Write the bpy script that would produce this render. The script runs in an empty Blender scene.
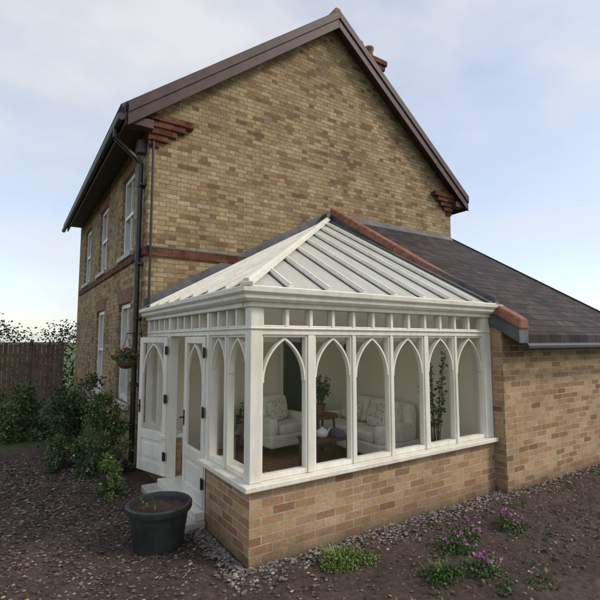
import bpy, math, random
from mathutils import Vector, Matrix, noise
random.seed(7)
R=random.random
def U(a,b): return a+(b-a)*R()
scene=bpy.context.scene
scene.view_settings.view_transform='Standard'
scene.view_settings.look='None'
scene.view_settings.exposure=0
col=scene.collection

# ------------------------------------------------------------ materials
class NT:
    def __init__(s,name):
        s.m=bpy.data.materials.new(name); s.m.use_nodes=True
        s.t=s.m.node_tree; s.n=s.t.nodes; s.l=s.t.links
        s.b=s.n.get('Principled BSDF'); s.out=s.n.get('Material Output')
    def new(s,ty,**k):
        x=s.n.new(ty)
        for a,b in k.items(): setattr(x,a,b)
        return x
    def math(s,op,a,b=None,c=None):
        x=s.n.new('ShaderNodeMath'); x.operation=op
        for i,v in enumerate((a,b,c)):
            if v is None: continue
            if isinstance(v,(int,float)): x.inputs[i].default_value=v
            else: s.l.new(v,x.inputs[i])
        return x.outputs[0]
    def mix(s,f,a,b,bt='MIX'):
        x=s.n.new('ShaderNodeMix'); x.data_type='RGBA'; x.blend_type=bt
        for i,v in ((0,f),(6,a),(7,b)):
            if isinstance(v,(int,float)): x.inputs[i].default_value=v
            elif isinstance(v,tuple): x.inputs[i].default_value=(*v[:3],1)
            else: s.l.new(v,x.inputs[i])
        return x.outputs[2]
    def noise(s,scale,detail=4,rough=.6,vec=None):
        x=s.new('ShaderNodeTexNoise'); x.inputs['Scale'].default_value=scale
        x.inputs['Detail'].default_value=detail; x.inputs['Roughness'].default_value=rough
        if vec is None:
            g=s.new('ShaderNodeNewGeometry'); vec=g.outputs['Position']
        s.l.new(vec,x.inputs['Vector'])
        return x.outputs['Fac']
    def ramp(s,f,stops,interp='LINEAR'):
        x=s.new('ShaderNodeValToRGB'); e=x.color_ramp.elements; x.color_ramp.interpolation=interp
        while len(e)<len(stops): e.new(0.5)
        for i,(p,c) in enumerate(stops):
            e[i].position=p; e[i].color=(*c[:3],1) if not isinstance(c,(int,float)) else (c,c,c,1)
        s.l.new(f,x.inputs[0]); return x.outputs[0]
    def bump(s,h,strength=.5,dist=.01):
        x=s.new('ShaderNodeBump'); x.inputs['Strength'].default_value=strength; x.inputs['Distance'].default_value=dist
        s.l.new(h,x.inputs['Height']); s.l.new(x.outputs[0],s.b.inputs['Normal'])
    def col(s,c):
        if isinstance(c,tuple): s.b.inputs['Base Color'].default_value=(*c[:3],1)
        else: s.l.new(c,s.b.inputs['Base Color'])
    def rough(s,r):
        if isinstance(r,(int,float)): s.b.inputs['Roughness'].default_value=r
        else: s.l.new(r,s.b.inputs['Roughness'])

def noisy(name,c1,c2,scale=5,rough=.6,bump=0,bscale=40,spec=.5,metal=0,lo=.35,hi=.65,streak=0):
    m=NT(name); f=m.ramp(m.noise(scale,5),[(lo,0.),(hi,1.)])
    c=m.mix(f,c1,c2)
    if streak:
        g=m.new('ShaderNodeNewGeometry'); mp=m.new('ShaderNodeMapping'); mp.inputs['Scale'].default_value=(9,9,1.2); m.l.new(g.outputs['Position'],mp.inputs[0])
        c=m.mix(streak,c,m.ramp(m.noise(1.6,6,.7,mp.outputs[0]),[(.40,(.62,.60,.52)),(.56,(1.,1.,1.))]),'MULTIPLY')
    m.col(c); m.rough(rough); m.b.inputs['Specular IOR Level'].default_value=spec
    m.b.inputs['Metallic'].default_value=metal
    if bump: m.bump(m.noise(bscale,3),bump,.01)
    return m.m

def brick(name,stops,mortar,ch=.075,period=.3375,split=.667,mw=.010,patchamp=.35,soot=.35,contrast=.55,base=False):
    m=NT(name)
    g=m.new('ShaderNodeNewGeometry'); sp=m.new('ShaderNodeSeparateXYZ'); m.l.new(g.outputs['Position'],sp.inputs[0])
    sn=m.new('ShaderNodeSeparateXYZ'); m.l.new(g.outputs['True Normal'],sn.inputs[0])
    isx=m.math('GREATER_THAN',m.math('ABSOLUTE',sn.outputs[0]),.5)
    u=m.math('ADD',m.math('MULTIPLY',sp.outputs[1],isx),m.math('MULTIPLY',sp.outputs[0],m.math('SUBTRACT',1.,isx)))
    wn=m.noise(3.5,3); en=m.noise(60,2)
    u=m.math('ADD',u,m.math('MULTIPLY_ADD',en,.006,50.))
    v=m.math('ADD',sp.outputs[2],m.math('MULTIPLY',m.math('SUBTRACT',wn,.5),.012))
    v=m.math('ADD',v,m.math('MULTIPLY_ADD',en,.005,20.))
    rv=m.math('DIVIDE',v,ch); row=m.math('FLOOR',rv); fv=m.math('FRACT',rv)
    uu=m.math('ADD',m.math('DIVIDE',u,period),m.math('MULTIPLY',m.math('MODULO',row,2.),.5 if split>.6 else .25))
    cell=m.math('FLOOR',uu); fu=m.math('FRACT',uu)
    second=m.math('GREATER_THAN',fu,split)
    cid=m.math('ADD',m.math('MULTIPLY',cell,2.),second)
    mh=mw/ch; mu=mw/period
    j=m.math('MAXIMUM',m.math('LESS_THAN',fv,mh),m.math('LESS_THAN',fu,mu))
    j2=m.math('MULTIPLY',second,m.math('LESS_THAN',fu,split+mu))
    j=m.math('MAXIMUM',j,j2)
    cx=m.new('ShaderNodeCombineXYZ'); m.l.new(cid,cx.inputs[0]); m.l.new(row,cx.inputs[1]); m.l.new(isx,cx.inputs[2])
    w=m.new('ShaderNodeTexWhiteNoise'); w.noise_dimensions='3D'; m.l.new(cx.outputs[0],w.inputs['Vector'])
    big=m.noise(.55,4,.6)
    sel=m.math('ADD',w.outputs['Value'],m.math('MULTIPLY',m.math('SUBTRACT',big,.5),patchamp))
    c=m.ramp(sel,stops)
    fine=m.noise(38,4,.7); c=m.mix(contrast,c,m.ramp(fine,[(.3,.45),(.7,1.35)]),'MULTIPLY')
    mc=m.mix(m.ramp(m.noise(8,3),[(.3,0.),(.7,1.)]),mortar,tuple(x*.6 for x in mortar))
    c=m.mix(j,c,mc)
    st=m.ramp(m.noise(1.3,6,.7),[(.38,1.-soot),(.62,1.)])
    c=m.mix(1.,c,st,'MULTIPLY')
    if base:
        dz=m.math('ADD',sp.outputs[2],m.math('MULTIPLY',m.math('SUBTRACT',m.noise(6,4),.5),.25))
        c=m.mix(m.ramp(dz,[(0.,.75),(.22,0.)]),c,(.10,.075,.05))
    m.col(c); m.rough(.9); m.b.inputs['Specular IOR Level'].default_value=.2
    h=m.math('ADD',m.math('SUBTRACT',1.,j),m.math('MULTIPLY',fine,.6)); m.bump(h,.7,.008)
    return m.m
M={}
M['stock']=brick('stock_brick',[(0.0,(.20,.115,.062)),(.12,(.28,.170,.085)),(.26,(.345,.245,.130)),(.6,(.405,.30,.165)),(.88,(.46,.36,.21)),(1.,(.26,.20,.13))],(.235,.19,.135),soot=.32,patchamp=.28,mw=.011)
M['dwarf']=brick('dwarf_wall_brick',[(0.0,(.25,.135,.075)),(.2,(.37,.215,.11)),(.5,(.43,.28,.15)),(.8,(.49,.35,.20)),(1.,(.31,.20,.12))],(.52,.47,.38),period=.45,split=.5,soot=.22,contrast=.5,base=True,patchamp=.15,mw=.011)
M['red']=brick('red_brick',[(0.0,(.10,.035,.022)),(.5,(.17,.06,.036)),(1.,(.22,.09,.05))],(.14,.10,.07))
M['white']=noisy('cream_paint',(.72,.695,.61),(.80,.78,.70),2.2,.42,.08,60,streak=.28)
M['sash']=noisy('white_paint',(.70,.70,.66),(.80,.80,.76),3,.4)
M['plaster']=noisy('cream_plaster',(.80,.74,.58),(.85,.80,.65),2,.85,.1,80)
M['barge']=noisy('dark_stained_board',(.034,.016,.016),(.070,.032,.028),6,.6,.2,30,streak=.4)
M['lead']=noisy('lead_flashing',(.06,.065,.075),(.12,.13,.145),5,.5,.15,20,streak=.4)
M['black']=noisy('black_iron',(.010,.010,.011),(.025,.024,.024),8,.4)
M['terracotta']=noisy('clay_tile',(.17,.065,.040),(.30,.125,.078),9,.8,.3,50,streak=.5)
M['step']=noisy('stone_step',(.42,.40,.36),(.60,.58,.52),6,.8,.2,streak=.5)
M['wood']=noisy('dark_wood',(.06,.028,.015),(.13,.06,.03),7,.5)
M['fence']=noisy('weathered_wood',(.11,.075,.05),(.20,.14,.095),4,.85,.3,30,streak=.6)
M['soil']=noisy('potting_soil',(.018,.011,.008),(.055,.033,.022),30,.95,.9,60)
M['pot']=noisy('dark_plastic_pot',(.018,.022,.022),(.045,.050,.048),4,.5,streak=.5)
M['cushion']=noisy('cream_linen',(.70,.66,.56),(.80,.77,.68),12,.95,.15,150)
M['dark']=noisy('dark_green_door',(.018,.028,.022),(.03,.04,.03),3,.45)
M['bark']=noisy('bark',(.05,.035,.025),(.12,.09,.065),20,.95,.6,30)
M['basketm']=noisy('coir_basket',(.07,.045,.025),(.13,.08,.045),30,.95,.5)
M['books']=noisy('book_covers',(.25,.05,.04),(.10,.14,.25),14,.6)
M['rug']=noisy('woven_rug',(.20,.07,.05),(.34,.22,.14),18,.95,.4,120)

m=NT('floor_tiles'); g=m.new('ShaderNodeNewGeometry'); b=m.new('ShaderNodeTexBrick'); m.l.new(g.outputs['Position'],b.inputs['Vector'])
b.offset=0; b.inputs['Scale'].default_value=1.; b.inputs['Brick Width'].default_value=.3; b.inputs['Row Height'].default_value=.3; b.inputs['Mortar Size'].default_value=.006
b.inputs['Color1'].default_value=(.25,.12,.06,1); b.inputs['Color2'].default_value=(.33,.18,.10,1); b.inputs['Mortar'].default_value=(.2,.17,.13,1)
m.col(m.mix(.4,b.outputs['Color'],m.ramp(m.noise(5,5),[(.3,.6),(.7,1.2)]),'MULTIPLY')); m.rough(.35); M['tfloor']=m.m

m=NT('floral_fabric'); v=m.new('ShaderNodeTexVoronoi'); v.inputs['Scale'].default_value=24
g=m.new('ShaderNodeNewGeometry'); m.l.new(g.outputs['Position'],v.inputs['Vector'])
f=m.ramp(v.outputs['Distance'],[(.22,1.),(.42,0.)])
m.col(m.mix(f,(.70,.67,.58),m.ramp(m.noise(7,2),[(.42,(.22,.28,.17)),(.55,(.45,.25,.25))]))); m.rough(.95); M['floral']=m.m

def slate(m,uax,vax,c1,c2):
    rv=m.math('DIVIDE',m.math('ADD',vax,30.),.17); row=m.math('FLOOR',rv); fv=m.math('FRACT',rv)
    uu=m.math('ADD',m.math('DIVIDE',m.math('ADD',uax,30.),.25),m.math('MULTIPLY',m.math('MODULO',row,2.),.5)); cell=m.math('FLOOR',uu); fu=m.math('FRACT',uu)
    cx=m.new('ShaderNodeCombineXYZ'); m.l.new(cell,cx.inputs[0]); m.l.new(row,cx.inputs[1])
    w=m.new('ShaderNodeTexWhiteNoise'); w.noise_dimensions='2D'; m.l.new(cx.outputs[0],w.inputs['Vector'])
    j=m.math('MAXIMUM',m.math('LESS_THAN',fv,.12),m.math('LESS_THAN',fu,.05))
    c=m.mix(w.outputs['Value'],c1,c2); c=m.mix(j,c,tuple(x*.2 for x in c1))
    c=m.mix(.6,c,m.ramp(m.noise(6,5),[(.3,.6),(.7,1.4)]),'MULTIPLY')
    lich=m.ramp(m.noise(3.2,7,.75),[(.58,0.),(.68,1.)]); c=m.mix(m.math('MULTIPLY',lich,.6),c,(.12,.115,.06))
    m.col(c); m.rough(.8); m.b.inputs['Specular IOR Level'].default_value=.25
    m.bump(m.math('SUBTRACT',m.math('SUBTRACT',1.,fv),m.math('MULTIPLY',j,1.)),.8,.015)
m=NT('slate_tiles'); g=m.new('ShaderNodeNewGeometry'); sp=m.new('ShaderNodeSeparateXYZ'); m.l.new(g.outputs['Position'],sp.inputs[0])
slate(m,sp.outputs[0],m.math('MULTIPLY',sp.outputs[1],1.18),(.026,.020,.020),(.066,.050,.047)); M['slateY']=m.m
m=NT('slate_tiles_main'); g=m.new('ShaderNodeNewGeometry'); sp=m.new('ShaderNodeSeparateXYZ'); m.l.new(g.outputs['Position'],sp.inputs[0])
slate(m,sp.outputs[1],m.math('MULTIPLY',sp.outputs[0],1.26),(.04,.035,.037),(.09,.08,.08)); M['slateX']=m.m

def glass(name,tint,f0=.07,rough=0.015):
    m=NT(name); m.n.remove(m.b)
    tr=m.new('ShaderNodeBsdfTransparent'); tr.inputs[0].default_value=(*tint,1)
    gl=m.new('ShaderNodeBsdfGlossy'); gl.inputs['Roughness'].default_value=rough
    g=m.new('ShaderNodeNewGeometry'); dt=m.new('ShaderNodeVectorMath'); dt.operation='DOT_PRODUCT'
    m.l.new(g.outputs['Incoming'],dt.inputs[0]); m.l.new(g.outputs['Normal'],dt.inputs[1])
    c=m.math('SUBTRACT',1.,m.math('ABSOLUTE',dt.outputs['Value']))
    f=m.math('MULTIPLY_ADD',m.math('POWER',c,5.),1.-f0,f0)
    mx=m.new('ShaderNodeMixShader'); m.l.new(f,mx.inputs[0])
    m.l.new(tr.outputs[0],mx.inputs[1]); m.l.new(gl.outputs[0],mx.inputs[2]); m.l.new(mx.outputs[0],m.out.inputs[0])
    return m.m
M['glass']=glass('window_glass',(.97,.975,.96))
m=NT('house_window_glass'); m.col((.02,.025,.03)); m.rough(.05); m.b.inputs['Specular IOR Level'].default_value=.9; M['hglass']=m.m
m=NT('polycarbonate_roof'); f=m.noise(1.6,6)
c=m.mix(m.ramp(f,[(.35,0.),(.68,1.)]),(.80,.80,.76),(.70,.71,.66))
g=m.new('ShaderNodeNewGeometry'); mp=m.new('ShaderNodeMapping'); mp.inputs['Scale'].default_value=(7,1.5,1.5); m.l.new(g.outputs['Position'],mp.inputs[0])
c=m.mix(.5,c,m.ramp(m.noise(1.5,6,.7,mp.outputs[0]),[(.38,(.76,.78,.70)),(.58,(1.,1.,1.))]),'MULTIPLY')
m.col(c); m.rough(.25)
tl=m.new('ShaderNodeBsdfTranslucent'); tl.inputs[0].default_value=(.97,.96,.92,1)
mx=m.new('ShaderNodeMixShader'); mx.inputs[0].default_value=.40; m.l.new(m.b.outputs[0],mx.inputs[1]); m.l.new(tl.outputs[0],mx.inputs[2]); m.l.new(mx.outputs[0],m.out.inputs[0])
M['poly']=m.m

def leafmat(name,stops):
    m=NT(name); g=m.new('ShaderNodeNewGeometry')
    c=m.ramp(g.outputs['Random Per Island'],stops)
    m.col(c); m.rough(.6); m.b.inputs['Specular IOR Level'].default_value=.3
    return m.m
M['leaf']=leafmat('leaf_green',[(0.,(.030,.060,.020)),(.5,(.07,.12,.036)),(1.,(.13,.19,.06))])
M['leafd']=leafmat('leaf_dark',[(0.,(.020,.042,.016)),(.5,(.045,.08,.027)),(1.,(.085,.125,.042))])
M['leafy']=leafmat('leaf_light',[(0.,(.06,.11,.02)),(.5,(.12,.19,.04)),(1.,(.22,.28,.08))])
M['purple']=leafmat('purple_petals',[(0.,(.25,.04,.22)),(.5,(.42,.10,.36)),(1.,(.55,.22,.50))])
M['redfl']=leafmat('red_petals',[(0.,(.35,.03,.03)),(.5,(.55,.06,.05)),(1.,(.60,.25,.15))])
M['palefl']=leafmat('pale_petals',[(0.,(.55,.50,.35)),(1.,(.70,.66,.55))])
M['pinkfl']=leafmat('pink_petals',[(0.,(.40,.12,.18)),(1.,(.62,.38,.42))])
M['litter']=leafmat('fallen_leaf',[(0.,(.10,.06,.03)),(.5,(.22,.15,.07)),(1.,(.34,.27,.12))])

# ------------------------------------------------------------ geometry helpers
def empty(name,loc=(0,0,0)):
    e=bpy.data.objects.new(name,None); col.objects.link(e); e.empty_display_size=.2; return e
class MB:
    def __init__(s): s.v=[]; s.f=[]
    def hexa(s,pts):
        b=len(s.v); s.v+= [tuple(p) for p in pts]
        s.f+=[tuple(b+i for i in q) for q in ((0,3,2,1),(4,5,6,7),(0,1,5,4),(1,2,6,5),(2,3,7,6),(3,0,4,7))]
    def box(s,a,b):
        x0,y0,z0=a; x1,y1,z1=b
        s.hexa([(x0,y0,z0),(x1,y0,z0),(x1,y1,z0),(x0,y1,z0),(x0,y0,z1),(x1,y0,z1),(x1,y1,z1),(x0,y1,z1)])
    def bar(s,p,q,w,h,up=Vector((0,0,1))):
        p=Vector(p);q=Vector(q); d=(q-p).normalized(); side=d.cross(up).normalized(); n=side.cross(d).normalized()
        a=side*w/2; c=n*h
        s.hexa([p-a,p+a,p+a+c,p-a+c,q-a,q+a,q+a+c,q-a+c])
    def poly(s,pts):
        b=len(s.v); s.v+=[tuple(p) for p in pts]; s.f.append(tuple(range(b,b+len(pts))))
    def prism(s,pts,d):
        n=len(pts); b=len(s.v); d=Vector(d)
        s.v+=[tuple(p) for p in pts]+[tuple(Vector(p)+d) for p in pts]
        s.f.append(tuple(range(b+n-1,b-1,-1))); s.f.append(tuple(range(b+n,b+2*n)))
        for i in range(n):
            j=(i+1)%n; s.f.append((b+i,b+j,b+n+j,b+n+i))
    def cyl(s,p,q,r0,r1=None,n=12,caps=True):
        r1=r0 if r1 is None else r1
        p=Vector(p);q=Vector(q); d=(q-p).normalized(); t=Vector((1,0,0)) if abs(d.x)<.8 else Vector((0,1,0))
        a=d.cross(t).normalized(); c=d.cross(a)
        b=len(s.v)
        for o,r in ((p,r0),(q,r1)):
            for i in range(n):
                th=2*math.pi*i/n; s.v.append(tuple(o+a*math.cos(th)*r+c*math.sin(th)*r))
        for i in range(n):
            j=(i+1)%n; s.f.append((b+i,b+j,b+n+j,b+n+i))
        if caps: s.f.append(tuple(range(b+n-1,b-1,-1))); s.f.append(tuple(range(b+n,b+2*n)))
    def revolve(s,prof,c,n=40):
        b=len(s.v)
        for r,z in prof:
            for i in range(n):
                th=2*math.pi*i/n; s.v.append((c[0]+r*math.cos(th),c[1]+r*math.sin(th),c[2]+z))
        for k in range(len(prof)-1):
            for i in range(n):
                j=(i+1)%n; s.f.append((b+k*n+i,b+k*n+j,b+(k+1)*n+j,b+(k+1)*n+i))
    def obj(s,name,mat,parent=None,bevel=0,smooth=False,fix=True,seg=2):
        me=bpy.data.meshes.new(name); me.from_pydata(s.v,[],s.f); me.materials.append(M[mat] if isinstance(mat,str) else mat)
        if fix:
            import bmesh
            bm=bmesh.new(); bm.from_mesh(me); bmesh.ops.recalc_face_normals(bm,faces=bm.faces); bm.to_mesh(me); bm.free()
        o=bpy.data.objects.new(name,me); col.objects.link(o)
        if parent: o.parent=parent
        if smooth:
            for p in me.polygons: p.use_smooth=True
        if bevel:
            md=o.modifiers.new('bevel','BEVEL'); md.width=bevel; md.segments=seg; md.limit_method='ANGLE'; md.angle_limit=.6
        return o
class Fr:
    def __init__(s,o,u,w): s.o=Vector(o); s.u=Vector(u).normalized(); s.w=Vector(w).normalized(); s.z=Vector((0,0,1))
    def p(s,u,v,w): return s.o+s.u*u+s.z*v+s.w*w
    def box(s,mb,u0,u1,v0,v1,w0,w1):
        P=s.p; mb.hexa([P(u0,v0,w0),P(u1,v0,w0),P(u1,v0,w1),P(u0,v0,w1),P(u0,v1,w0),P(u1,v1,w0),P(u1,v1,w1),P(u0,v1,w1)])
    def pane(s,mb,u0,u1,v0,v1,w):
        P=s.p; mb.poly([P(u0,v0,w),P(u1,v0,w),P(u1,v1,w),P(u0,v1,w)])
    def strip(s,mb,pts,width,w0,w1):
        n=len(pts); L=[];Rr=[]
        for i in range(n):
            a=Vector(pts[max(i-1,0)]); b=Vector(pts[min(i+1,n-1)]); t=(b-a).normalized(); nn=Vector((-t.y,t.x))*width/2
            c=Vector(pts[i]); L.append(c+nn); Rr.append(c-nn)
        for i in range(n-1):
            q=[L[i],Rr[i],Rr[i+1],L[i+1]]
            mb.hexa([s.p(k.x,k.y,w0) for k in q]+[s.p(k.x,k.y,w1) for k in q])
def arch_pts(u0,u1,vs,n=14,ratio=1.0):
    w=u1-u0; Rr=w*ratio; pts=[]
    c=u0+Rr; mid=(u0+u1)/2; ang=math.acos((c-mid)/Rr)
    for i in range(n+1):
        a=math.pi-(ang)*i/n
        pts.append((c+Rr*math.cos(a),vs+Rr*math.sin(a)))
    right=[(u0+u1-p[0],p[1]) for p in pts[::-1]][1:]
    return pts,right

# ------------------------------------------------------------ HOUSE
house=empty('brick_house',(0,0,0))
XL,XR,YG,YB=1.68,8.93,6.9,14.5
XM=(XL+XR)/2; EZ=5.55; AZ=8.42; SL=(AZ-EZ)/(XM-XL)
WT=.3
mb=MB(); mb.prism([(XL,YG,-.1),(XR,YG,-.1),(XR,YG,EZ),(XM,YG,AZ),(XL,YG,EZ)],(0,WT,0)); mb.obj('gable_wall','stock',house)
wins=[(7.78,8.72,3.42,4.88,0),(7.78,8.72,.85,2.55,0),(10.2,11.2,3.42,4.88,0),(10.2,11.2,.85,2.55,0),(12.6,13.6,3.42,4.88,0)]
mb=MB()
ys=sorted(set([YG+WT+.002,YB]+[w[0] for w in wins]+[w[1] for w in wins])); zs=sorted(set([-.1,EZ]+[w[2] for w in wins]+[w[3] for w in wins]))
for i in range(len(ys)-1):
    for j in range(len(zs)-1):
        cy=(ys[i]+ys[i+1])/2; cz=(zs[j]+zs[j+1])/2
        if any(w[0]<cy<w[1] and w[2]<cz<w[3] for w in wins): continue
        mb.box((XL,ys[i],zs[j]),(XL+.25,ys[i+1],zs[j+1]))
mb.obj('side_wall','stock',house)
mb=MB(); mb.box((XR-.3,YG+WT+.002,-.1),(XR,YB,EZ)); mb.box((XL,YB+.002,-.1),(XR,YB+.3,EZ)); mb.prism([(XL,YB+.002,EZ+.002),(XR,YB+.002,EZ+.002),(XM,YB+.002,AZ)],(0,.298,0)); mb.obj('rear_walls','stock',house)
fr=MB();gl=MB();sl=MB();hd=MB();cu=MB()
for (a,b,c,d,_) in wins:
    f=Fr((XL,a,c),(0,1,0),(-1,0,0)); W=b-a; H=d-c
    f.box(fr,0,.08,0,H,-.14,-.05); f.box(fr,W-.08,W,0,H,-.14,-.05); f.box(fr,.082,W-.082,H-.08,H,-.14,-.05); f.box(fr,.082,W-.082,0,.09,-.14,-.05)
    f.box(fr,.082,W-.082,H/2-.03,H/2+.03,-.13,-.045); f.box(fr,W/2-.015,W/2+.015,.092,H/2-.032,-.12,-.06); f.box(fr,W/2-.015,W/2+.015,H/2+.032,H-.082,-.12,-.06)
    f.box(gl,.05,W-.05,.05,H-.05,-.18,-.15)
    f.box(sl,-.08,W+.08,-.09,-.002,-.1,.06)
    n=11
    for k in range(n):
        u0=-.06+(W+.12)*k/n; u1=-.06+(W+.12)*(k+1)/n-.008
        sp=.07*((k+.5)/n-.5)*2
        P=f.p; hd.hexa([P(u0,H+.003,-.05),P(u1,H+.003,-.05),P(u1,H+.003,.012),P(u0,H+.003,.012),P(u0+sp,H+.24,-.05),P(u1+sp,H+.24,-.05),P(u1+sp,H+.24,.012),P(u0+sp,H+.24,.012)])
fr.obj('sash_window_frames','sash',house,.004); gl.obj('sash_window_panes','hglass',house); sl.obj('window_sills','step',house,.008); hd.obj('brick_arches','terracotta',house,.004)
mb=MB(); mb.box((XL-.03,YG-.03,3.20),(XL+.4,YG-.002,3.33)); mb.box((XL+.402,YG-.03,3.20),(3.4,YG-.002,3.33)); mb.box((XL-.03,YG-.001,3.20),(XL-.002,YB,3.33))
mb.obj('string_course','red',house,.006)
mb=MB(); mb.box((XL-.03,YG-.035,3.332),(3.45,YG-.002,3.356)); mb.obj('string_course_capping','lead',house)
mb=MB(); mb2=MB()
OY=.22; OX=.40; TH=.11
def roofz(x): return AZ+.06-SL*abs(x-XM)
for sgn in (-1,1):
    xe=(XL-OX) if sgn<0 else (XR+OX)
    n=Vector((sgn*SL,0,1)).normalized()*TH
    A=Vector((xe,YG-OY,roofz(xe))); B=Vector((XM,YG-OY,roofz(XM)))
    mb.prism([A,B,B+Vector((0,0,TH*1.25)),A+n],(0,YB+.3+OY-(YG-OY),0))
mb.obj('slate_roof','slateX',house)
mb=MB(); bt=MB()
for sgn in (-1,1):
    xe=(XL-OX+.03) if sgn<0 else (XR+OX-.03)
    D=.25
    pts=[(xe,YG-OY-.04,roofz(xe)-D),(XM,YG-OY-.04,roofz(XM)-D),(XM,YG-OY-.04,roofz(XM)+.02),(xe,YG-OY-.04,roofz(xe)+.02)]
    mb.prism(pts,(0,.035,0))
    pts=[(xe,YG-OY-.065,roofz(xe)-.06),(XM,YG-OY-.065,roofz(XM)-.06),(XM,YG-OY-.065,roofz(XM)+.11),(xe,YG-OY-.065,roofz(xe)+.11)]
    bt.prism(pts,(0,.022,0))
    pts=[(xe,YG-OY,roofz(xe)-.10),(XM,YG-OY,roofz(XM)-.10),(XM,YG-OY,roofz(XM)-.07),(xe,YG-OY,roofz(xe)-.07)]
    mb.prism(pts,(0,OY-.002,0))
mb.obj('bargeboards','barge',house,.005); bt.obj('verge_moulding','barge',house,.006)
mb=MB()
for sgn in (-1,1):
    x0=(XL-OX+.05) if sgn<0 else (XR-.02); x1=(XL+.02) if sgn<0 else (XR+OX-.05)
    xe=XL-OX if sgn<0 else XR+OX
    mb.box((x0,YG-OY+.02,roofz(xe)-.16),(x1,YG-.004,roofz(xe)-.02))
    if sgn<0: mb.box((XL-OX+.02,YG,roofz(xe)-.04),(XL-.003,YB,roofz(xe)-.01))
    else: mb.box((XR+.003,YG,roofz(xe)-.04),(XR+OX-.02,YB,roofz(xe)-.01))
    xf=XL-OX-.0 if sgn<0 else XR+OX-.03
    mb.box((xf,YG-OY+.01,roofz(xe)-.2),(xf+.03,YB,roofz(xe)+.01))
mb.obj('eaves_boxing','barge',house,.005)
mb=MB()
for i in range(5):
    w=.16+.13*i; z=EZ-.62+.1*i
    mb.box((XL-.01-.012*i,YG-.03-.028*i,z),(XL+w,YG-.002,z+.098))
    mb.box((XR-w,YG-.03-.028*i,z),(XR+.01+.012*i,YG-.002,z+.098))
mb.obj('brick_corbels','red',house,.004)
mb=MB()
y=YG-OY
while y<YB+.5:
    mb.prism([(XM-.16,y,roofz(XM)-.02),(XM+.16,y,roofz(XM)-.02),(XM+.05,y,roofz(XM)+.20),(XM-.05,y,roofz(XM)+.20)],(0,.44,0)); y+=.45
mb.obj('ridge_tiles','terracotta',house,.01)
mb=MB(); cx,cy=7.30,8.15
mb.box((cx-.36,cy-.3,6.0),(cx+.36,cy+.3,8.75)); mb.box((cx-.41,cy-.35,8.752),(cx+.41,cy+.35,8.87)); mb.box((cx-.45,cy-.39,8.872),(cx+.45,cy+.39,9.0)); mb.obj('chimney_stack','red',house,.006)
mb=MB()
for dx in (-.18,.18): mb.revolve([(.14,0),(.15,.03),(.115,.06),(.105,.40),(.13,.43),(.13,.48),(.09,.48),(.09,.2)],(cx+dx,cy,9.002),20)
mb.obj('chimney_pots','terracotta',house,smooth=True)
mb=MB(); gx=XL-OX-.06; gz=roofz(XL-OX)-.1
mb.cyl((gx,YG-OY,gz),(gx,YB+.4,gz),.055,n=10)
px,py=XL-.07,YG+.16
pts=[(gx,py,gz-.05),(gx,py,gz-.18),(px,py,gz-.50),(px,py,.05)]
for a,b in zip(pts,pts[1:]): mb.cyl(a,b,.04,n=12)
mb.box((px-.07,py-.07,4.85),(px+.065,py+.07,5.05))
for z in (4.3,3.05,2.2,1.2): mb.cyl((px,py,z),(px,py,z+.06),.052,n=12); mb.box((px-.02,py-.09,z+.015),(XL-.001,py+.09,z+.045))
mb.cyl((XL+.06,YG-.065,2.4),(XL+.06,YG-.065,5.0),.020,n=10)
mb.obj('cast_iron_downpipe','black',house,smooth=False)

# ---- lean-to right of conservatory, ends flush with the house
XE=5.20; YF=3.30; X2=8.85
def ez(y): return 4.36-.62*(6.9-y)
ext=MB()
ext.prism([(XE,YF,-.05),(XE,6.88,-.05),(XE,6.88,ez(6.88)-.12),(XE,YF,ez(YF)-.12)],(.22,0,0))
ext.box((XE+.222,YF,-.05),(X2,YF+.22,ez(YF)-.12)); ext.prism([(X2-.22,YF+.222,-.05),(X2-.22,6.88,-.05),(X2-.22,6.88,ez(6.88)-.12),(X2-.22,YF+.222,ez(YF)-.0)],(.22,0,0))
ext.obj('lean_to_walls','dwarf',house)
mb=MB(); A=Vector((XE-.02,YF-.25,ez(YF-.25)-.1)); B=Vector((XE-.02,6.895,ez(6.895)-.1))
mb.prism([A,B,B+Vector((0,0,.1)),A+Vector((0,0,.1))],(X2+.12-XE,0,0)); mb.obj('lean_to_slate_roof','slateY',house)
mb=MB(); mb.prism([(XE+.2,6.80,ez(6.80)+.002),(XE+.2,6.897,ez(6.897)+.005),(XE+.2,6.897,ez(6.897)+.07)],(3.5,0,0)); mb.obj('lean_to_lead_flashing','lead',house)
mb=MB(); mb.prism([(X2+.102,YF-.26,ez(YF-.26)-.22),(X2+.102,6.893,ez(6.893)-.22),(X2+.102,6.893,ez(6.893)+.03),(X2+.102,YF-.26,ez(YF-.26)+.03)],(.03,0,0)); mb.obj('lean_to_bargeboard','barge',house,.004)
mb=MB(); yy=YF-.28
while yy<6.75:
    L_=.42; y2=min(yy+L_-.008,6.89)
    P=[(XE-.08,yy,ez(yy)+.08),(XE+.17,yy,ez(yy)+.08),(XE+.12,yy,ez(yy)+.21),(XE-.03,yy,ez(yy)+.21)]
    Q=[(p[0],y2,p[2]+ez(y2)-ez(yy)-.006) for p in P]
    mb.hexa([P[0],P[1],P[2],P[3],Q[0],Q[1],Q[2],Q[3]]); yy+=L_
mb.obj('clay_verge_tiles','terracotta',house,.02)
mb=MB(); mb.prism([(XE-.045,YF-.26,ez(YF-.26)-.10),(XE-.045,6.893,ez(6.893)-.10),(XE-.045,6.893,ez(6.893)+.078),(XE-.045,YF-.26,ez(YF-.26)+.078)],(.2,0,0)); mb.obj('verge_upstand','lead',house)
mb=MB(); mb.cyl((XE-.03,YF-.32,ez(YF-.3)-.12),(X2+.15,YF-.32,ez(YF-.3)-.12),.05,n=10); mb.obj('lean_to_gutter','black',house)

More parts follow.
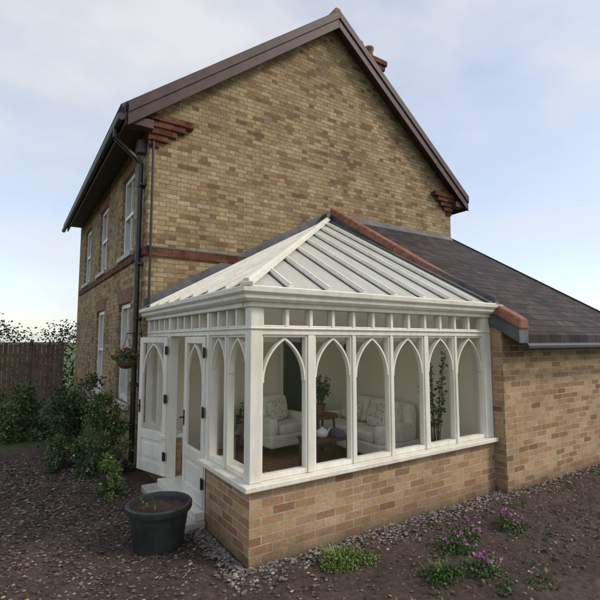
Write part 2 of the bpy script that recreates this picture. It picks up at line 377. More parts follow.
# ------------------------------------------------------------ CONSERVATORY
con=empty('conservatory')
CX,CY=1.75,3.45
XC=5.18; YC=6.88
FZ=.15
F=Fr((CX,CY,0),(1,0,0),(0,-1,0)); L=Fr((CX,CY,0),(0,1,0),(-1,0,0))
LW=XC-CX; LD=YC-CY
mb=MB(); F.box(mb,0.0,LW,-.1,.64,-.2,-.0); L.box(mb,.202,1.0,-.1,.64,-.2,-.0); L.box(mb,2.36,LD,-.1,.64,-.2,0)
mb.obj('dwarf_wall','dwarf',con)
sl=MB(); F.box(sl,-.07,LW,.642,.69,-.24,.07); L.box(sl,.242,1.03,.642,.69,-.24,.07); L.box(sl,2.33,LD,.642,.69,-.24,.07); sl.obj('window_sills','white',con,.008)
mb=MB(); mb.box((CX+.20,CY+.2,-.05),(XC,YC,FZ)); mb.obj('tiled_floor','tfloor',con)
mb=MB(); L.box(mb,1.002,2.358,.08,.165,-.198,.10); mb.obj('door_threshold','white',con,.008)
mb=MB(); L.box(mb,.98,2.5,-.05,.078,-.198,.26); mb.obj('door_step','step',con,.012)
W0,W1=-.10,-.03
HV=1.95; TV0=2.02; TV1=2.19
fm=MB(); gm=MB(); ab=MB(); fm2=MB()
F.box(fm,-.0,.115,.692,2.2,-.115,.0)
def bays(Fr_,edges,thick,v0):
    for i in range(len(edges)-1):
        a=edges[i]+thick[i]/2; b=edges[i+1]-thick[i+1]/2
        s=.020
        Fr_.box(fm,a,a+s,v0,HV,W0+.01,W1+.008); Fr_.box(fm,b-s,b,v0,HV,W0+.01,W1+.008)
        Fr_.box(fm,a+s,b-s,v0,v0+.045,W0+.01,W1+.008); Fr_.box(fm,a+s,b-s,HV-.022,HV,W0+.01,W1+.008)
        u0=a+s; u1=b-s; w=u1-u0
        l,r=arch_pts(u0+.002,u1-.002,HV-.03-w*.87)
        Fr_.strip(ab,l,.018,W0+.02,W1+.004); Fr_.strip(ab,[l[-1]]+r,.018,W0+.02,W1+.004)
        t=U(-.002,.002); P=Fr_.p; gm.poly([P(a+.01,v0+.02,-.068+t),P(b-.01,v0+.02,-.068-t),P(b-.01,HV-.01,-.068-t),P(a+.01,HV-.01,-.068+t)])
def posts(Fr_,edges,thick,v0):
    for e,t in zip(edges,thick):
        if t>0: Fr_.box(fm2,e-t/2,e+t/2,v0,HV-.001,W0-.005,W1+.022)
Fe=[.115,.645,1.165,1.69,2.235,2.755,3.29]; Ft=[0,.080,.038,.038,.065,.038,0]
bays(F,Fe,Ft,.692); posts(F,Fe,Ft,.692)
F.box(fm,3.29,LW,.692,2.2,-.115,0)
Le=[.115,.56,.975]; Lt=[0,.038,.0]; bays(L,Le,Lt,.692); posts(L,Le,Lt,.692)
L.box(fm,.975,1.035,.166,2.2,-.115,0)
Le2=[2.38,2.88,3.38]; Lt2=[0,.038,0]; bays(L,Le2,Lt2,.692); posts(L,Le2,Lt2,.692)
L.box(fm,2.31,2.38,.166,2.2,-.115,0); L.box(fm,3.38,LD,.692,2.2,-.115,0)
F.box(fm,.115,3.29,HV,TV0,-.112,-.004)
for a,b in ((.116,.974),(1.036,2.309),(2.381,3.379)): L.box(fm,a,b,HV,TV0,-.112,-.004)
F.box(fm2,-.01,LW,TV0-.022,TV0-.004,-.003,.014); L.box(fm2,.003,LD,TV0-.022,TV0-.004,-.003,.014)
def transoms(Fr_,a,b,n):
    step=(b-a)/n
    for i in range(n+1):
        u=a+step*i; lo=max(u-.018,a); hi=min(u+.018,b)
        Fr_.box(fm,lo,hi,TV0,TV1,-.09,-.012)
    Fr_.pane(gm,a,b,TV0,TV1,-.056)
    Fr_.box(fm2,a,b,TV0+.001,TV0+.016,-.08,-.02)
transoms(F,.117,3.288,12); transoms(L,.117,.973,4); transoms(L,1.037,2.308,5); transoms(L,2.382,3.378,4)
fm.obj('window_frames','white',con,.004); fm2.obj('mullions','white',con,.006); ab.obj('gothic_arch_bars','white',con); gm.obj('window_panes','glass',con)
ev=MB(); F.box(ev,-.02,LW,2.192,2.27,-.12,.03); L.box(ev,.122,LD,2.192,2.27,-.12,.03); ev.obj('eaves_beam','white',con,.006)
gt=MB()
prof=[(.032,2.235),(.075,2.24),(.10,2.262),(.105,2.29),(.135,2.315),(.14,2.352),(.128,2.352),(.12,2.325),(.05,2.272),(.032,2.272)]
n=len(prof)
ring=[]
for (w,v) in prof: ring.append([Vector((XC+.1,CY-w,v)),Vector((CX-w,CY-w,v)),Vector((CX-w,YC,v))])
for k in range(3):
    for p in range(n): gt.v.append(tuple(ring[p][k]))
for k in range(2):
    for p in range(n):
        q=(p+1)%n; gt.f.append((k*n+p,k*n+q,(k+1)*n+q,(k+1)*n+p))
gt.f.append(tuple(range(n))); gt.f.append(tuple(range(2*n,3*n)))
gt.obj('eaves_gutter','white',con)
E=.085; RZ=2.325; RS=.545
def rz(x,y): return RZ+RS*min(x-(CX-E),y-(CY-E))
C0=(CX-E,CY-E)
pan=MB(); T=.025
ax=min(XC, CX-E+(YC-(CY-E))); d=ax-(CX-E); AP=Vector((CX-E+d,CY-E+d,RZ+RS*d))
c0=Vector((C0[0],C0[1],RZ))
if AP.y>=YC-1e-4: Lp=[c0,AP,Vector((CX-E,YC,RZ))]
else: Lp=[c0,AP,Vector((AP.x,YC,AP.z)),Vector((CX-E,YC,RZ))]
Fp=[c0,Vector((XC,CY-E,RZ)),AP] if AP.x>=XC-1e-4 else [c0,Vector((XC,CY-E,RZ)),Vector((XC,AP.y,AP.z)),AP]
pan.prism(Lp,(0,0,T)); pan.prism(Fp,(0,0,T)); pan.obj('polycarbonate_panels','poly',con)
gb=MB(); gd=MB(); up=T+.001
nF=8
for i in range(1,nF):
    x=CX-E+ (XC-(CX-E))*i/nF
    yt=min(CY-E+(x-(CX-E)),YC-.02)
    a=Vector((x,CY-E,RZ+up)); b_=Vector((x,yt,rz(x,yt)+up)); gd.bar(a,b_,.078,.006); gb.bar(a+Vector((0,0,.009)),b_+Vector((0,0,.009)),.055,.028); gb.bar(a+Vector((0,0,.037)),b_+Vector((0,0,.037)),.026,.020)
nL=8
for i in range(1,nL):
    y=CY-E+(YC-(CY-E))*i/nL
    xt=min(CX-E+(y-(CY-E)),XC)
    a=Vector((CX-E,y,RZ+up)); b_=Vector((xt,y,rz(xt,y)+up)); gd.bar(a,b_,.078,.006); gb.bar(a+Vector((0,0,.009)),b_+Vector((0,0,.009)),.055,.028); gb.bar(a+Vector((0,0,.037)),b_+Vector((0,0,.037)),.026,.020)
gb.obj('roof_glazing_bars','white',con,.004); gd.obj('glazing_gaskets','lead',con)
hp=MB(); a=c0+Vector((-.01,-.01,up+.012)); b_=AP+Vector((0,0,up+.012)); hp.bar(a,b_,.12,.035); hp.bar(a+Vector((0,0,.035)),b_+Vector((0,0,.035)),.05,.03)
hp.bar(Vector((CX-E+.02,CY-E,RZ+up)),Vector((XC,CY-E,RZ+up)),.05,.02); hp.bar(Vector((CX-E,CY-E+.02,RZ+up)),Vector((CX-E,YC,RZ+up)),.05,.02)
hp.obj('hip_capping','white',con,.006)
ls=MB()
ls.prism([(CX-E-.02,YC+.016,RZ+.0),(AP.x,YC+.016,AP.z+.0),(AP.x,YC+.016,AP.z+.20),(CX-E-.02,YC+.016,RZ+.18)],(0,-.02,0))
ls.hexa([(CX-E-.02,YC-.13,RZ+.045),(CX-E-.02,YC-.006,RZ+.045),(CX-E-.02,YC-.006,RZ+.065),(CX-E-.02,YC-.13,RZ+.065),(AP.x-.1,YC-.13,AP.z+.0),(AP.x,YC-.006,AP.z+.045),(AP.x,YC-.006,AP.z+.07),(AP.x-.1,YC-.13,AP.z+.02)])
ls.hexa([(XC-.12,CY-E,RZ+.045),(XC-.002,CY-E,RZ+.045),(XC-.002,CY-E,RZ+.065),(XC-.12,CY-E,RZ+.065),(XC-.12,AP.y-.12,AP.z-.03),(XC-.002,AP.y-.0,AP.z+.045),(XC-.002,AP.y-.0,AP.z+.07),(XC-.12,AP.y-.12,AP.z-.01)])
ls.prism([(XC-.004,CY-E-.02,RZ),(XC-.004,YC,AP.z+.0),(XC-.004,YC,AP.z+.12),(XC-.004,CY-E-.02,RZ+.12)],(-.012,0,0))
ls.box((AP.x-.16,AP.y-.16,AP.z+.03),(AP.x+.01,min(AP.y,YC)-.002,AP.z+.11))
ls.obj('lead_flashing','lead',con,.006)
rf=MB(); rf.bar(c0+Vector((.15,.15,-.01)),AP+Vector((-.03,-.03,-.06)),.06,-.10)
for i in range(1,nF):
    x=CX-E+ (XC-(CX-E))*i/nF; yt=min(CY-E+(x-(CX-E)),YC-.02); rf.bar((x,CY+.1,rz(x,CY+.1)-.004),(x,yt,rz(x,yt)-.004),.04,-.06)
for i in range(1,nL):
    y=CY-E+(YC-(CY-E))*i/nL; xt=min(CX-E+(y-(CY-E)),XC); rf.bar((CX+.1,y,rz(CX+.1,y)-.004),(xt,y,rz(xt,y)-.004),.04,-.06)
rf.obj('rafters','white',con)
pl=MB(); pl.prism([(CX+.0,YC+.012,FZ),(XC,YC+.012,FZ),(XC,YC+.012,AP.z-.03),(CX,YC+.012,RZ+.02)],(0,-.009,0)); 
pl.prism([(XC+.004,CY+.0,FZ),(XC+.004,YC,FZ),(XC+.004,YC,AP.z-.03),(XC+.004,CY,RZ+.02)],(-.009,0,0)); pl.obj('plaster_walls','plaster',con)
sk_=MB(); sk_.box((CX+.01,YC-.02,FZ),(4.038,YC+.002,FZ+.12)); sk_.box((XC-.03,CY+.2,FZ),(XC-.006,YC-.1,FZ+.12)); sk_.obj('skirting','sash',con,.004)
mb=MB(); mb.box((4.12,YC-.03,FZ),(4.72,YC-.001,2.12)); mb.box((4.20,YC-.036,FZ+.15),(4.64,YC-.031,1.0)); mb.box((4.20,YC-.036,1.12),(4.64,YC-.031,2.0)); mb.obj('internal_door','dark',con,.004)
mb=MB(); mb.box((4.04,YC-.05,FZ),(4.118,YC-.002,2.2)); mb.box((4.722,YC-.05,FZ),(4.80,YC-.002,2.2)); mb.box((4.12,YC-.05,2.122),(4.72,YC-.002,2.2)); mb.obj('door_architrave','white',con,.004)
def door(name,fr_,W,hinge_left):
    e=empty(name); e.parent=con
    d=MB();g=MB();k=MB(); s=.075; H0=.18; H1=1.94
    fr_.box(d,0,s,H0,H1,-.045,0); fr_.box(d,W-s,W,H0,H1,-.045,0); fr_.box(d,s,W-s,H0,H0+.14,-.045,0); fr_.box(d,s,W-s,H1-.075,H1,-.045,0); fr_.box(d,s,W-s,.60,.72,-.045,0)
    fr_.box(d,s,W-s,H0+.14,.60,-.032,-.013); fr_.box(d,s+.05,W-s-.05,H0+.19,.55,-.038,-.006)
    w=W-2*s; l,r=arch_pts(s+.004,W-s-.004,H1-.08-w*.87); a=MB(); fr_.strip(a,l,.022,-.035,-.008); fr_.strip(a,[l[-1]]+r,.022,-.035,-.008)
    fr_.pane(g,s-.01,W-s+.01,.71,H1-.07,-.022)
    for z in (.38,1.1,1.72): 
        u=0 if hinge_left else W
        fr_.box(k,u-.03,u+.03,z,z+.10,.001,.012)
        k.cyl(fr_.p(u,z-.01,.012),fr_.p(u,z+.11,.012),.008,n=8)
    u=W-s/2 if hinge_left else s/2
    k.cyl(fr_.p(u,1.02,0),fr_.p(u,1.02,.05),.009,n=8); k.cyl(fr_.p(u-.05,1.02,.05),fr_.p(u+.02,1.02,.05),.008,n=8); fr_.box(k,u-.015,u+.015,.93,1.10,.0005,.006)
    d.obj(name+'_frame','white',e,.006); a.obj(name+'_arch_bar','white',e); g.obj(name+'_glass','glass',e); k.obj(name+'_ironmongery','black',e)
door('door_leaf',Fr((CX-.015,CY+1.04,0),(0,1,0),(-1,0,0)),.64,True)
hx,hy=CX-.02,CY+2.33
dirv=Vector((-.20,.60,0)).normalized(); door('open_door_leaf',Fr((hx-.01,hy,0),dirv,(-dirv.y,dirv.x,0)),.62,True)

# ------------------------------------------------------------ furniture
def rbox(name,a,b,mat,parent,bev=.05,puff=0,rot=None):
    import bmesh
    c=[(a[i]+b[i])/2 for i in range(3)]; h=[(b[i]-a[i])/2 for i in range(3)]
    me=bpy.data.meshes.new(name); bm=bmesh.new(); bmesh.ops.create_cube(bm,size=2)
    bmesh.ops.subdivide_edges(bm,edges=bm.edges,cuts=3,use_grid_fill=True)
    for v in bm.verts:
        x,y,z=v.co
        k=1-puff*((abs(x)**2+abs(y)**2+abs(z)**2)-1)*.5 if puff else 1
        v.co=Vector((x*h[0]*k,y*h[1]*k,z*h[2]*k))+Vector((U(-1,1),U(-1,1),U(-1,1)))*.005*(1 if puff else 0)
    bm.to_mesh(me); bm.free(); me.materials.append(M[mat]); 
    for p in me.polygons: p.use_smooth=True
    o=bpy.data.objects.new(name,me); o.location=c; 
    if rot: o.rotation_euler=rot
    col.objects.link(o); o.parent=parent
    md=o.modifiers.new('bevel','BEVEL'); md.width=min(bev,min(h)*.8); md.segments=4; md.limit_method='ANGLE'; md.angle_limit=.7
    if puff: md=o.modifiers.new('s','SUBSURF'); md.levels=2; md.render_levels=2
    return o
def seat(name,loc,rotz,W,n):
    e=empty(name)
    D=.82; hw=W/2
    rbox('base',(-hw,-D/2,.14),(hw,D/2-.02,.32),'cushion',e,.03)
    rbox('backrest',(-hw+.02,D/2-.20,.30),(hw-.02,D/2,.84),'cushion',e,.08,.15,(-.12,0,0))
    for s in (-1,1):
        x0=s*hw; x1=s*(hw-.16); rbox('armrest',(min(x0,x1),-D/2,.30),(max(x0,x1),D/2-.06,.58),'cushion',e,.07,.15)
    iw=(W-.32)/n
    for i in range(n):
        x=-hw+.16+iw*i; rbox('seat_cushion',(x+.005,-D/2+.01,.31),(x+iw-.005,D/2-.2,.47),'cushion',e,.04,.12)
        rbox('back_cushion',(x+.01,D/2-.36,.45),(x+iw-.01,D/2-.16,.86),'cushion',e,.05,.15,(-.22,0,.0))
        rbox('scatter_cushion',(x+.09+U(-.05,.05),D/2-.46,.46),(x+iw-.09,D/2-.32,.80),'floral',e,.05,.18,(-.30,U(-.3,.3),U(-.25,.25)))
    f=MB()
    for sx in (-1,1):
        for sy in (-1,1): f.cyl((sx*(hw-.07),sy*(D/2-.08),.0),(sx*(hw-.07),sy*(D/2-.08),.15),.018,.028,10)
    f.obj('feet','wood',e)
    e.location=loc; e.rotation_euler=(0,0,rotz); return e
seat('armchair',(3.70,6.30,FZ),.12,.86,1)
seat('sofa',(4.68,5.33,FZ),-math.pi/2,1.55,2)
mb=MB(); mb.box((3.0,4.5,FZ+.003),(4.25,5.7,FZ+.014)); mb.obj('rug','rug')
t=empty('side_table'); mb=MB(); mb.revolve([(0,.60),(.27,.60),(.28,.61),(.28,.625),(.27,.635),(0,.635)],(4.0,5.55,FZ),36); mb.obj('table_top','wood',t,smooth=False)
mb=MB()
for k in range(4):
    a=math.pi/4+k*math.pi/2; mb.cyl((4.0+.20*math.cos(a),5.55+.20*math.sin(a),FZ+.6),(4.0+.24*math.cos(a),5.55+.24*math.sin(a),FZ+.014),.018,.014,8)
mb.revolve([(0,.2),(.2,.2),(.2,.215),(0,.215)],(4.0,5.55,FZ),30); mb.obj('table_legs','wood',t)
t=empty('coffee_table'); mb=MB(); mb.box((3.35,4.75,FZ+.42),(3.95,5.2,FZ+.45)); mb.box((3.4,4.8,FZ+.14),(3.9,5.15,FZ+.16))
for x in (3.38,3.9):
    for y in (4.78,5.15): mb.box((x-.015,y-.015,FZ+.014),(x+.02,y+.02,FZ+.419))
mb.obj('table_frame','wood',t,.004)
t=empty('book_stack'); mb=MB(); z=FZ+.452
for k in range(3): mb.box((3.74+.01*k,4.82,z),(3.90-.012*k,5.03-.01*k,z+.028)); z+=.029
mb.obj('books','books',t,.003)
t=empty('teapot'); mb=MB(); mb.revolve([(0,0),(.05,0),(.075,.03),(.08,.06),(.06,.10),(.03,.115),(.012,.12),(.014,.135),(0,.14)],(3.6,4.95,FZ+.451),24); mb.cyl((3.67,4.95,FZ+.49),(3.73,4.95,FZ+.56),.014,.008,10); 
for k in range(8):
    a0=-1.3+k*2.6/8; a1=a0+2.6/8; mb.cyl((3.53-.045*math.cos(a0),4.95,FZ+.51+.04*math.sin(a0)),(3.53-.045*math.cos(a1),4.95,FZ+.51+.04*math.sin(a1)),.007,n=6)
mb.obj('teapot_body','sash',t,smooth=True)
t=empty('wall_mirror'); mb=MB(); c=Vector((XC-.03,6.25,1.70)); N=28
for k in range(N):
    a0=2*math.pi*k/N;a1=2*math.pi*(k+1)/N; mb.cyl(c+Vector((0,.16*math.cos(a0),.16*math.sin(a0))),c+Vector((0,.16*math.cos(a1),.16*math.sin(a1))),.018,n=8)
mb.obj('mirror_frame','black',t); mb=MB(); mb.cyl(c+Vector((.0,0,0)),c+Vector((.015,0,0)),.155,n=36); mb.obj('mirror_plate','hglass',t)

# ------------------------------------------------------------ foliage
def leafquad(mb,p,size,nrm=None,asp=.5):
    d=Vector((U(-1,1),U(-1,1),U(-.6,1))).normalized(); s=d.cross(Vector((U(-1,1),U(-1,1),U(-1,1)))).normalized()*size*asp; d*=size
    n=d.cross(s).normalized()*size*.12
    p=Vector(p); b=len(mb.v); mb.v+=[tuple(p),tuple(p+d*.5+s*.6+n),tuple(p+d),tuple(p+d*.5-s*.6+n)]; mb.f.append((b,b+1,b+2,b+3))
def clump(mb,c,r,n,size,asp=.5):
    for i in range(n):
        v=Vector((random.gauss(0,1),random.gauss(0,1),random.gauss(0,1))).normalized()*(R()**.45)
        leafquad(mb,(c[0]+v.x*r[0],c[1]+v.y*r[1],max(c[2]+v.z*r[2],.01)),size*U(.6,1.3),asp=asp)
def shrub(name,c,r,n,size,mat,h,flower=None,nf=0,fs=.03):
    e=empty(name); s=MB(); l=MB(); fl=MB()
    for k in range(9):
        a=U(0,6.28); q=Vector((c[0]+math.cos(a)*r*U(.2,.8),c[1]+math.sin(a)*r*U(.2,.8),h*U(.5,.9))); s.cyl((c[0]+U(-.05,.05),c[1]+U(-.05,.05),0),q,.010,.004,6)
    K=max(8,n//110)
    for k in range(K):
        a=U(0,6.28); rr=r*math.sqrt(R())*.85; z=(U(0.04,.92)**1.15)*h; rr*=1-.45*max(0,z/h-.4)
        cc=(c[0]+math.cos(a)*rr,c[1]+math.sin(a)*rr,z); cr=r*U(.22,.42); clump(l,cc,(cr,cr,cr*.85),n//K,size)
        if nf: clump(fl,(cc[0],cc[1],cc[2]+cr*.3),(cr,cr,cr*.8),nf//K,fs,.9)
    s.obj('stems','bark',e); l.obj('leaves',mat,e,fix=False)
    if nf: fl.obj('blooms',flower,e,fix=False)
shrub('garden_shrub',(1.20,6.95),.40,4200,.05,'leaf',1.25,'palefl',150,.03)
shrub('garden_shrub',(.95,8.4),.50,4200,.055,'leafd',1.45)
shrub('garden_shrub',(1.12,5.95),.24,1500,.036,'leafy',.50,'palefl',50)
shrub('garden_shrub',(.75,7.5),.28,2000,.04,'leaf',.55,'palefl',50)
shrub('garden_shrub',(.3,10.2),.6,3600,.07,'leaf',1.1)
shrub('garden_shrub',(-.9,11.4),.7,3600,.07,'leafd',1.2)
def tuft(mb,c,r,h,n,w=.012):
    for i in range(n):
        a=U(0,6.28); rr=r*R(); x=c[0]+math.cos(a)*rr; y=c[1]+math.sin(a)*rr; hh=h*U(.5,1.1); ln=U(.2,.9)*hh
        dx=math.cos(a)*ln*.7; dy=math.sin(a)*ln*.7; b=len(mb.v); t=Vector((-math.sin(a),math.cos(a),0))*w
        P0=Vector((x,y,0)); P1=Vector((x+dx*.4,y+dy*.4,hh*.65)); P2=Vector((x+dx,y+dy,hh))
        mb.v+=[tuple(P0-t),tuple(P0+t),tuple(P1+t),tuple(P1-t),tuple(P2)]; mb.f+=[(b,b+1,b+2,b+3),(b+3,b+2,b+4)]
mb=MB(); tuft(mb,(2.42,3.08),.16,.16,140,.005); clump(mb,(2.42,3.05,.07),(.22,.13,.09),1100,.024); clump(mb,(2.62,3.0,.05),(.14,.1,.06),500,.022); mb.obj('low_green_plant','leafy',None,fix=False)
mb=MB(); tuft(mb,(2.95,2.45),.12,.15,160,.005); clump(mb,(2.95,2.45,.06),(.18,.14,.07),500,.026); mb.obj('low_green_plant','leaf',None,fix=False)
e=empty('purple_flowering_plant'); l=MB();fl=MB();st=MB()
for (x,y,s) in ((3.45,2.72,.16),(3.72,2.82,.15),(3.30,2.35,.16),(4.3,2.7,.16)):
    clump(l,(x,y,.07),(s*1.1,s,.08),620,.028)
    for k in range(16):
        a=U(0,6.28); r=s*R(); p=Vector((x+math.cos(a)*r,y+math.sin(a)*r,U(.10,.2))); st.cyl((p.x*.9+x*.1,p.y*.9+y*.1,.02),p,.003,.002,4)
        for q in range(5): leafquad(fl,p,.022,asp=.9)
st.obj('stems','leaf',e); l.obj('leaves','leaf',e,fix=False); fl.obj('blooms','purple',e,fix=False)
mb=MB()
for k in range(90):
    x=U(2.4,8.5); y=U(1.9,3.15); s=U(.02,.08); clump(mb,(x,y,.03),(s,s,.03),int(20+s*500),.022)
for k in range(26):
    x=U(-.8,1.2); y=U(4.9,8.5); s=U(.02,.08); clump(mb,(x,y,.03),(s,s,.03),int(20+s*500),.022)
mb.obj('ground_cover_seedlings','leaf',None,fix=False)
mb=MB()
for k in range(240):
    x,y=(U(1.4,8.5),U(1.9,3.4)) if R()<.5 else (U(-1.5,1.5),U(3.2,9)); leafquad(mb,(x,y,.045),U(.02,.05),asp=.6)
mb.obj('fallen_leaves','litter',None,fix=False)
def houseplant(name,c,z0,h,mat,potmat,pr=.10,spread=.26,fl=None):
    e=empty(name); p=MB(); p.revolve([(0,0),(pr*.7,0),(pr,pr*1.7),(pr*1.1,pr*1.7),(pr*1.1,pr*1.95),(pr*.95,pr*1.95),(pr*.9,pr*1.75),(0,pr*1.75)],(c[0],c[1],z0),24); p.obj('pot',potmat,e,smooth=False)
    s=MB(); l=MB(); fb=MB(); zb=z0+pr*1.75
    for k in range(12):
        a=U(0,6.28); q=Vector((c[0]+math.cos(a)*U(.05,spread),c[1]+math.sin(a)*U(.05,spread),zb+h*U(.55,1))); b0=Vector((c[0]+U(-.03,.03),c[1]+U(-.03,.03),zb)); m1=b0.lerp(q,.5)+Vector((0,0,.04))
        s.cyl(b0,m1,.006,.005,6); s.cyl(m1,q,.005,.003,6)
        for t in range(26):
            f=U(.3,1.05); pp=b0.lerp(q,f)+Vector((U(-.03,.03),U(-.03,.03),U(-.02,.05))); leafquad(l,pp,U(.04,.075),asp=.55)
        if fl:
            for t in range(8): leafquad(fb,q+Vector((U(-.03,.03),U(-.03,.03),U(-.01,.05))),.035,asp=.9)
    s.obj('stems','bark',e); l.obj('leaves',mat,e,fix=False)
    if fl: fb.obj('blooms',fl,e,fix=False)
houseplant('potted_houseplant',(4.0,5.55),FZ+.635,.40,'leaf','terracotta',.08,.2,'pinkfl')
houseplant('potted_houseplant',(4.78,4.02),FZ+.0,1.35,'leafd','sash',.14,.28)
houseplant('potted_houseplant',(3.05,6.6),FZ+.0,.5,'leaf','terracotta',.12)
e=empty('hanging_basket'); bc=Vector((1.42,6.72,1.62)); mb=MB(); mb.revolve([(0.0,-.13),(.07,-.115),(.12,-.07),(.145,0),(.135,0),(0,-.01)],bc,20); mb.obj('basket','basketm',e,smooth=True)
mb=MB()
for k in range(3):
    a=k*2.094; mb.cyl(bc+Vector((.14*math.cos(a),.14*math.sin(a),0)),bc+Vector((0,0,.34)),.003,n=5)
mb.cyl(bc+Vector((0,0,.34)),bc+Vector((.0,.0,.38)),.004,n=6); mb.cyl(bc+Vector((0,0,.38)),Vector((XL-.005,YG+.03,2.0)),.008,n=8); mb.cyl(Vector((XL-.01,YG+.03,1.78)),Vector((XL-.01,YG+.03,2.05)),.01,n=8); mb.cyl(Vector((XL-.01,YG+.03,1.80)),bc+Vector((.1,.08,.38)),.006,n=6)
mb.obj('bracket','black',e)
l=MB();fl=MB(); clump(l,bc+Vector((0,0,.05)),(.19,.19,.13),650,.04); clump(fl,bc+Vector((0,0,.08)),(.18,.18,.12),90,.035,.9); l.obj('leaves','leaf',e,fix=False); fl.obj('blooms','redfl',e,fix=False)
e=empty('garden_planter'); pc=(1.24,4.27,0.0); mb=MB()
mb.revolve([(0,0),(.205,0),(.215,.02),(.262,.33),(.268,.345),(.288,.35),(.295,.365),(.295,.405),(.286,.415),(.268,.415),(.262,.40),(.255,.33),(0,.33)],pc,56); o=mb.obj('pot','pot',e,smooth=True); md=o.modifiers.new('es','EDGE_SPLIT'); md.split_angle=.7
mb=MB(); n=26
for r_ in range(7):
    for i in range(n):
        rr=.262*r_/6; th=2*math.pi*i/n; mb.v.append((pc[0]+rr*math.cos(th),pc[1]+rr*math.sin(th),.36+.03*noise.noise(Vector((rr*math.cos(th)*12,rr*math.sin(th)*12,0)))+.015*(1-r_/6)))
for r_ in range(6):
    for i in range(n): j=(i+1)%n; mb.f.append((r_*n+i,r_*n+j,(r_+1)*n+j,(r_+1)*n+i))
mb.obj('compost','soil',e,smooth=True)
l=MB()
for k in range(5): clump(l,(pc[0]+U(-.16,.16),pc[1]+U(-.16,.16),.395),(.03,.03,.02),7,.024)
l.obj('seedlings','leafy',e,fix=False)

# ------------------------------------------------------------ ground
m=NT('ground_surface'); g=m.new('ShaderNodeNewGeometry'); sp=m.new('ShaderNodeSeparateXYZ'); m.l.new(g.outputs['Position'],sp.inputs[0])
soil=m.mix(m.ramp(m.noise(14,7,.75),[(.35,0.),(.65,1.)]),(.050,.032,.024),(.15,.10,.078))
grass=m.mix(m.ramp(m.noise(9,7,.7),[(.35,0.),(.65,1.)]),(.045,.075,.022),(.10,.14,.045))
edge=m.math('ADD',sp.outputs[1],m.math('MULTIPLY',m.noise(1.5,4),1.2))
far=m.math('MAXIMUM',m.math('GREATER_THAN',edge,9.6),m.math('LESS_THAN',edge,1.6))
m.col(m.mix(far,soil,grass)); m.rough(.95); m.bump(m.noise(38,6,.75),.9,.03); M['ground']=m.m
mb=MB(); S=400; mb.poly([(-S,-S,0),(S,-S,0),(S,S,0),(-S,S,0)]); mb.obj('ground','ground',None)
def grid(name,x0,x1,y0,y1,nx,ny,amp,mat,base=.006):
    mb=MB()
    for j in range(ny+1):
        for i in range(nx+1):
            x=x0+(x1-x0)*i/nx; y=y0+(y1-y0)*j/ny; t=min(i,nx-i,j,ny-j)/4.0; t=min(t,1)
            z=base+amp*t*(.6+noise.noise(Vector((x*5,y*5,1)))*.5+noise.noise(Vector((x*17,y*17,3)))*.35+noise.noise(Vector((x*45,y*45,5)))*.2)
            mb.v.append((x,y,z))
    for j in range(ny):
        for i in range(nx): a=j*(nx+1)+i; mb.f.append((a,a+1,a+nx+2,a+nx+1))
    return mb.obj(name,mat,None,smooth=True)
m=NT('bark_mulch'); c=m.mix(m.ramp(m.noise(22,7,.8),[(.35,0.),(.65,1.)]),(.038,.025,.019),(.14,.098,.077)); c=m.mix(.7,c,m.ramp(m.noise(1.7,4),[(.35,.6),(.65,1.25)]),'MULTIPLY'); m.col(c); m.rough(.95); m.bump(m.noise(60,5,.8),1.,.02); M['mulch']=m.m
grid('flower_bed',-1.6,CX-.31,3.2,9.4,150,220,.035,'mulch')
grid('flower_bed',1.2,9.5,1.7,3.43,300,90,.04,'mulch')
def rock(mb,p,s,flat=.5):
    b=len(mb.v)
    n=6; rot=U(0,6.28); tx=U(-.5,.5);ty=U(-.5,.5)
    for ring,(rr,zz) in enumerate(((.75,0),(1,.5),(.6,1))):
        for i in range(n-1):
            a=rot+6.283*i/(n-1)+ring*.3; r=s*rr*U(.7,1.2); x=r*math.cos(a); y=r*.75*math.sin(a); mb.v.append((p[0]+x,p[1]+y,p[2]+s*flat*zz+tx*x*.5+ty*y*.5))
    k=n-1
    for ring in range(2):
        for i in range(k): j=(i+1)%k; mb.f.append((b+ring*k+i,b+ring*k+j,b+(ring+1)*k+j,b+(ring+1)*k+i))
    mb.f.append(tuple(b+2*k+i for i in range(k)))
m=NT('slate_chippings'); g=m.new('ShaderNodeNewGeometry'); m.col(m.ramp(g.outputs['Random Per Island'],[(0,(.07,.060,.057)),(.5,(.16,.140,.13)),(.85,(.26,.23,.21)),(1.,(.40,.35,.31))])); m.rough(.75); M['chips']=m.m
mb=MB()
for i in range(5200):
    x=U(1.5,9.4); y=3.42-abs(random.gauss(0,.13)); rock(mb,(x,y,U(.01,.045)),U(.008,.024),.45)
for i in range(900):
    y=U(3.2,4.4); x=1.72-abs(random.gauss(0,.09)); rock(mb,(x,y,U(.01,.03)),U(.008,.022),.45)
mb.obj('gravel','chips',None,fix=False)
m=NT('garden_gravel'); g=m.new('ShaderNodeNewGeometry'); m.col(m.ramp(g.outputs['Random Per Island'],[(0,(.03,.020,.016)),(.45,(.085,.060,.048)),(.8,(.16,.122,.10)),(.95,(.25,.21,.18)),(1.,(.42,.37,.32))])); m.rough(.9); M['chipsb']=m.m
mb=MB()
for i in range(4500): rock(mb,(U(1.2,7.5),U(1.9,3.3),U(.015,.04)),U(.005,.020),.4)
for i in range(19000):
    d=R()**.8; y=3.25+5.2*d; rock(mb,(U(-1.3,1.43),y,U(.018,.04)),U(.006,.017)*(1+.5*d),.45)
mb.obj('garden_gravel','chipsb',None,fix=False)

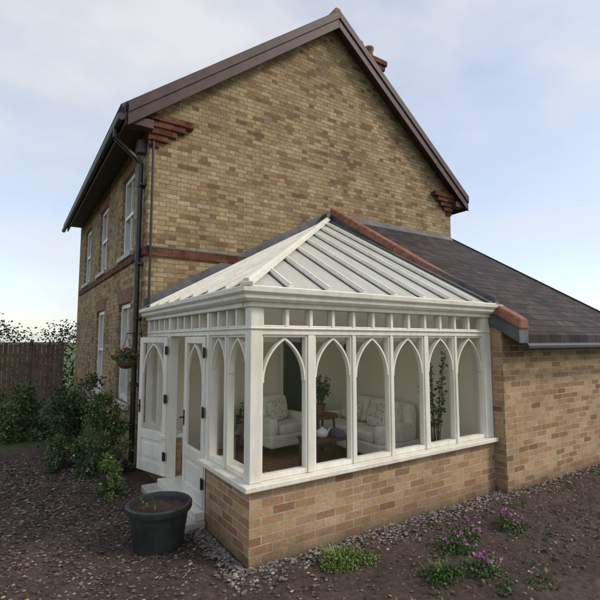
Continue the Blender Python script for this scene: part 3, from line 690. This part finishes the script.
# ------------------------------------------------------------ background
f=empty('garden_fence'); mb=MB(); x=-12.
while x<1.5:
    mb.box((x,16.0+.012*(int(x*10)%2),.08),(x+.115,16.022+.012*(int(x*10)%2),1.78+U(-.01,.01))); x+=.125
mb.box((-12,16.04,.4),(1.6,16.09,.48)); mb.box((-12,16.04,1.4),(1.6,16.09,1.48)); mb.box((-12,15.97,1.8),(1.6,16.06,1.84))
x=-12
while x<1.7: mb.box((x-.05,16.09,0),(x+.05,16.19,1.9)); x+=1.8
mb.obj('fence_boards','fence',f)
e=empty('hedge'); l=MB()
for k in range(170): clump(l,(U(-16,2.2),U(17.2,18.4),U(.3,2.55)),(.75,.6,.45),130,.10)
l.obj('leaves','leafd',e,fix=False)
e=empty('hedge'); l=MB()
for k in range(60): clump(l,(U(10.6,22),U(7.0,8.2),U(.2,1.7)),(.7,.6,.45),120,.09)
l.obj('leaves','leaf',e,fix=False)

# ------------------------------------------------------------ camera, light, sky
cam=bpy.data.cameras.new('camera'); co=bpy.data.objects.new('camera',cam); col.objects.link(co); scene.camera=co
co.location=(0,0,1.9); co.rotation_euler=(math.radians(95.2),0,math.radians(-33.2)); cam.lens=26.58; cam.sensor_width=36; cam.clip_end=2000; cam.clip_start=.05
el=math.radians(40); rot=math.radians(134)
sd=Vector((math.sin(rot)*math.cos(el),math.cos(rot)*math.cos(el),math.sin(el)))
sun=bpy.data.lights.new('sun','SUN'); sun.energy=2.1; sun.angle=math.radians(11); sun.color=(1,.89,.73); so=bpy.data.objects.new('sun',sun); col.objects.link(so); so.rotation_euler=sd.to_track_quat('Z','Y').to_euler()
w=bpy.data.worlds.new('World'); scene.world=w; w.use_nodes=True; nt=w.node_tree; bg=nt.nodes['Background']
sk=nt.nodes.new('ShaderNodeTexSky'); sk.sky_type='NISHITA'; sk.sun_disc=False; sk.sun_elevation=el; sk.sun_rotation=rot; sk.air_density=1.0; sk.dust_density=1.0
mu=nt.nodes.new('ShaderNodeMix'); mu.data_type='RGBA'; mu.blend_type='MULTIPLY'; mu.inputs[0].default_value=1.; mu.inputs[7].default_value=(2.3,2.3,2.3,1); nt.links.new(sk.outputs[0],mu.inputs[6])
tc=nt.nodes.new('ShaderNodeTexCoord'); mp=nt.nodes.new('ShaderNodeMapping'); mp.inputs['Scale'].default_value=(1,1,2.0); mp.inputs['Location'].default_value=(.35,.2,.1); nt.links.new(tc.outputs['Generated'],mp.inputs[0])
ns=nt.nodes.new('ShaderNodeTexNoise'); ns.inputs['Scale'].default_value=2.2; ns.inputs['Detail'].default_value=7; ns.inputs['Roughness'].default_value=.5; nt.links.new(mp.outputs[0],ns.inputs['Vector'])
cr=nt.nodes.new('ShaderNodeValToRGB'); cr.color_ramp.elements[0].position=.38; cr.color_ramp.elements[0].color=(.42,.42,.42,1); cr.color_ramp.elements[1].position=.64; cr.color_ramp.elements[1].color=(.93,.93,.93,1); nt.links.new(ns.outputs['Fac'],cr.inputs[0])
mx=nt.nodes.new('ShaderNodeMix'); mx.data_type='RGBA'; nt.links.new(cr.outputs[0],mx.inputs[0]); nt.links.new(mu.outputs[2],mx.inputs[6]); mx.inputs[7].default_value=(8.3,8.3,8.5,1)
nt.links.new(mx.outputs[2],bg.inputs[0]); bg.inputs[1].default_value=.1
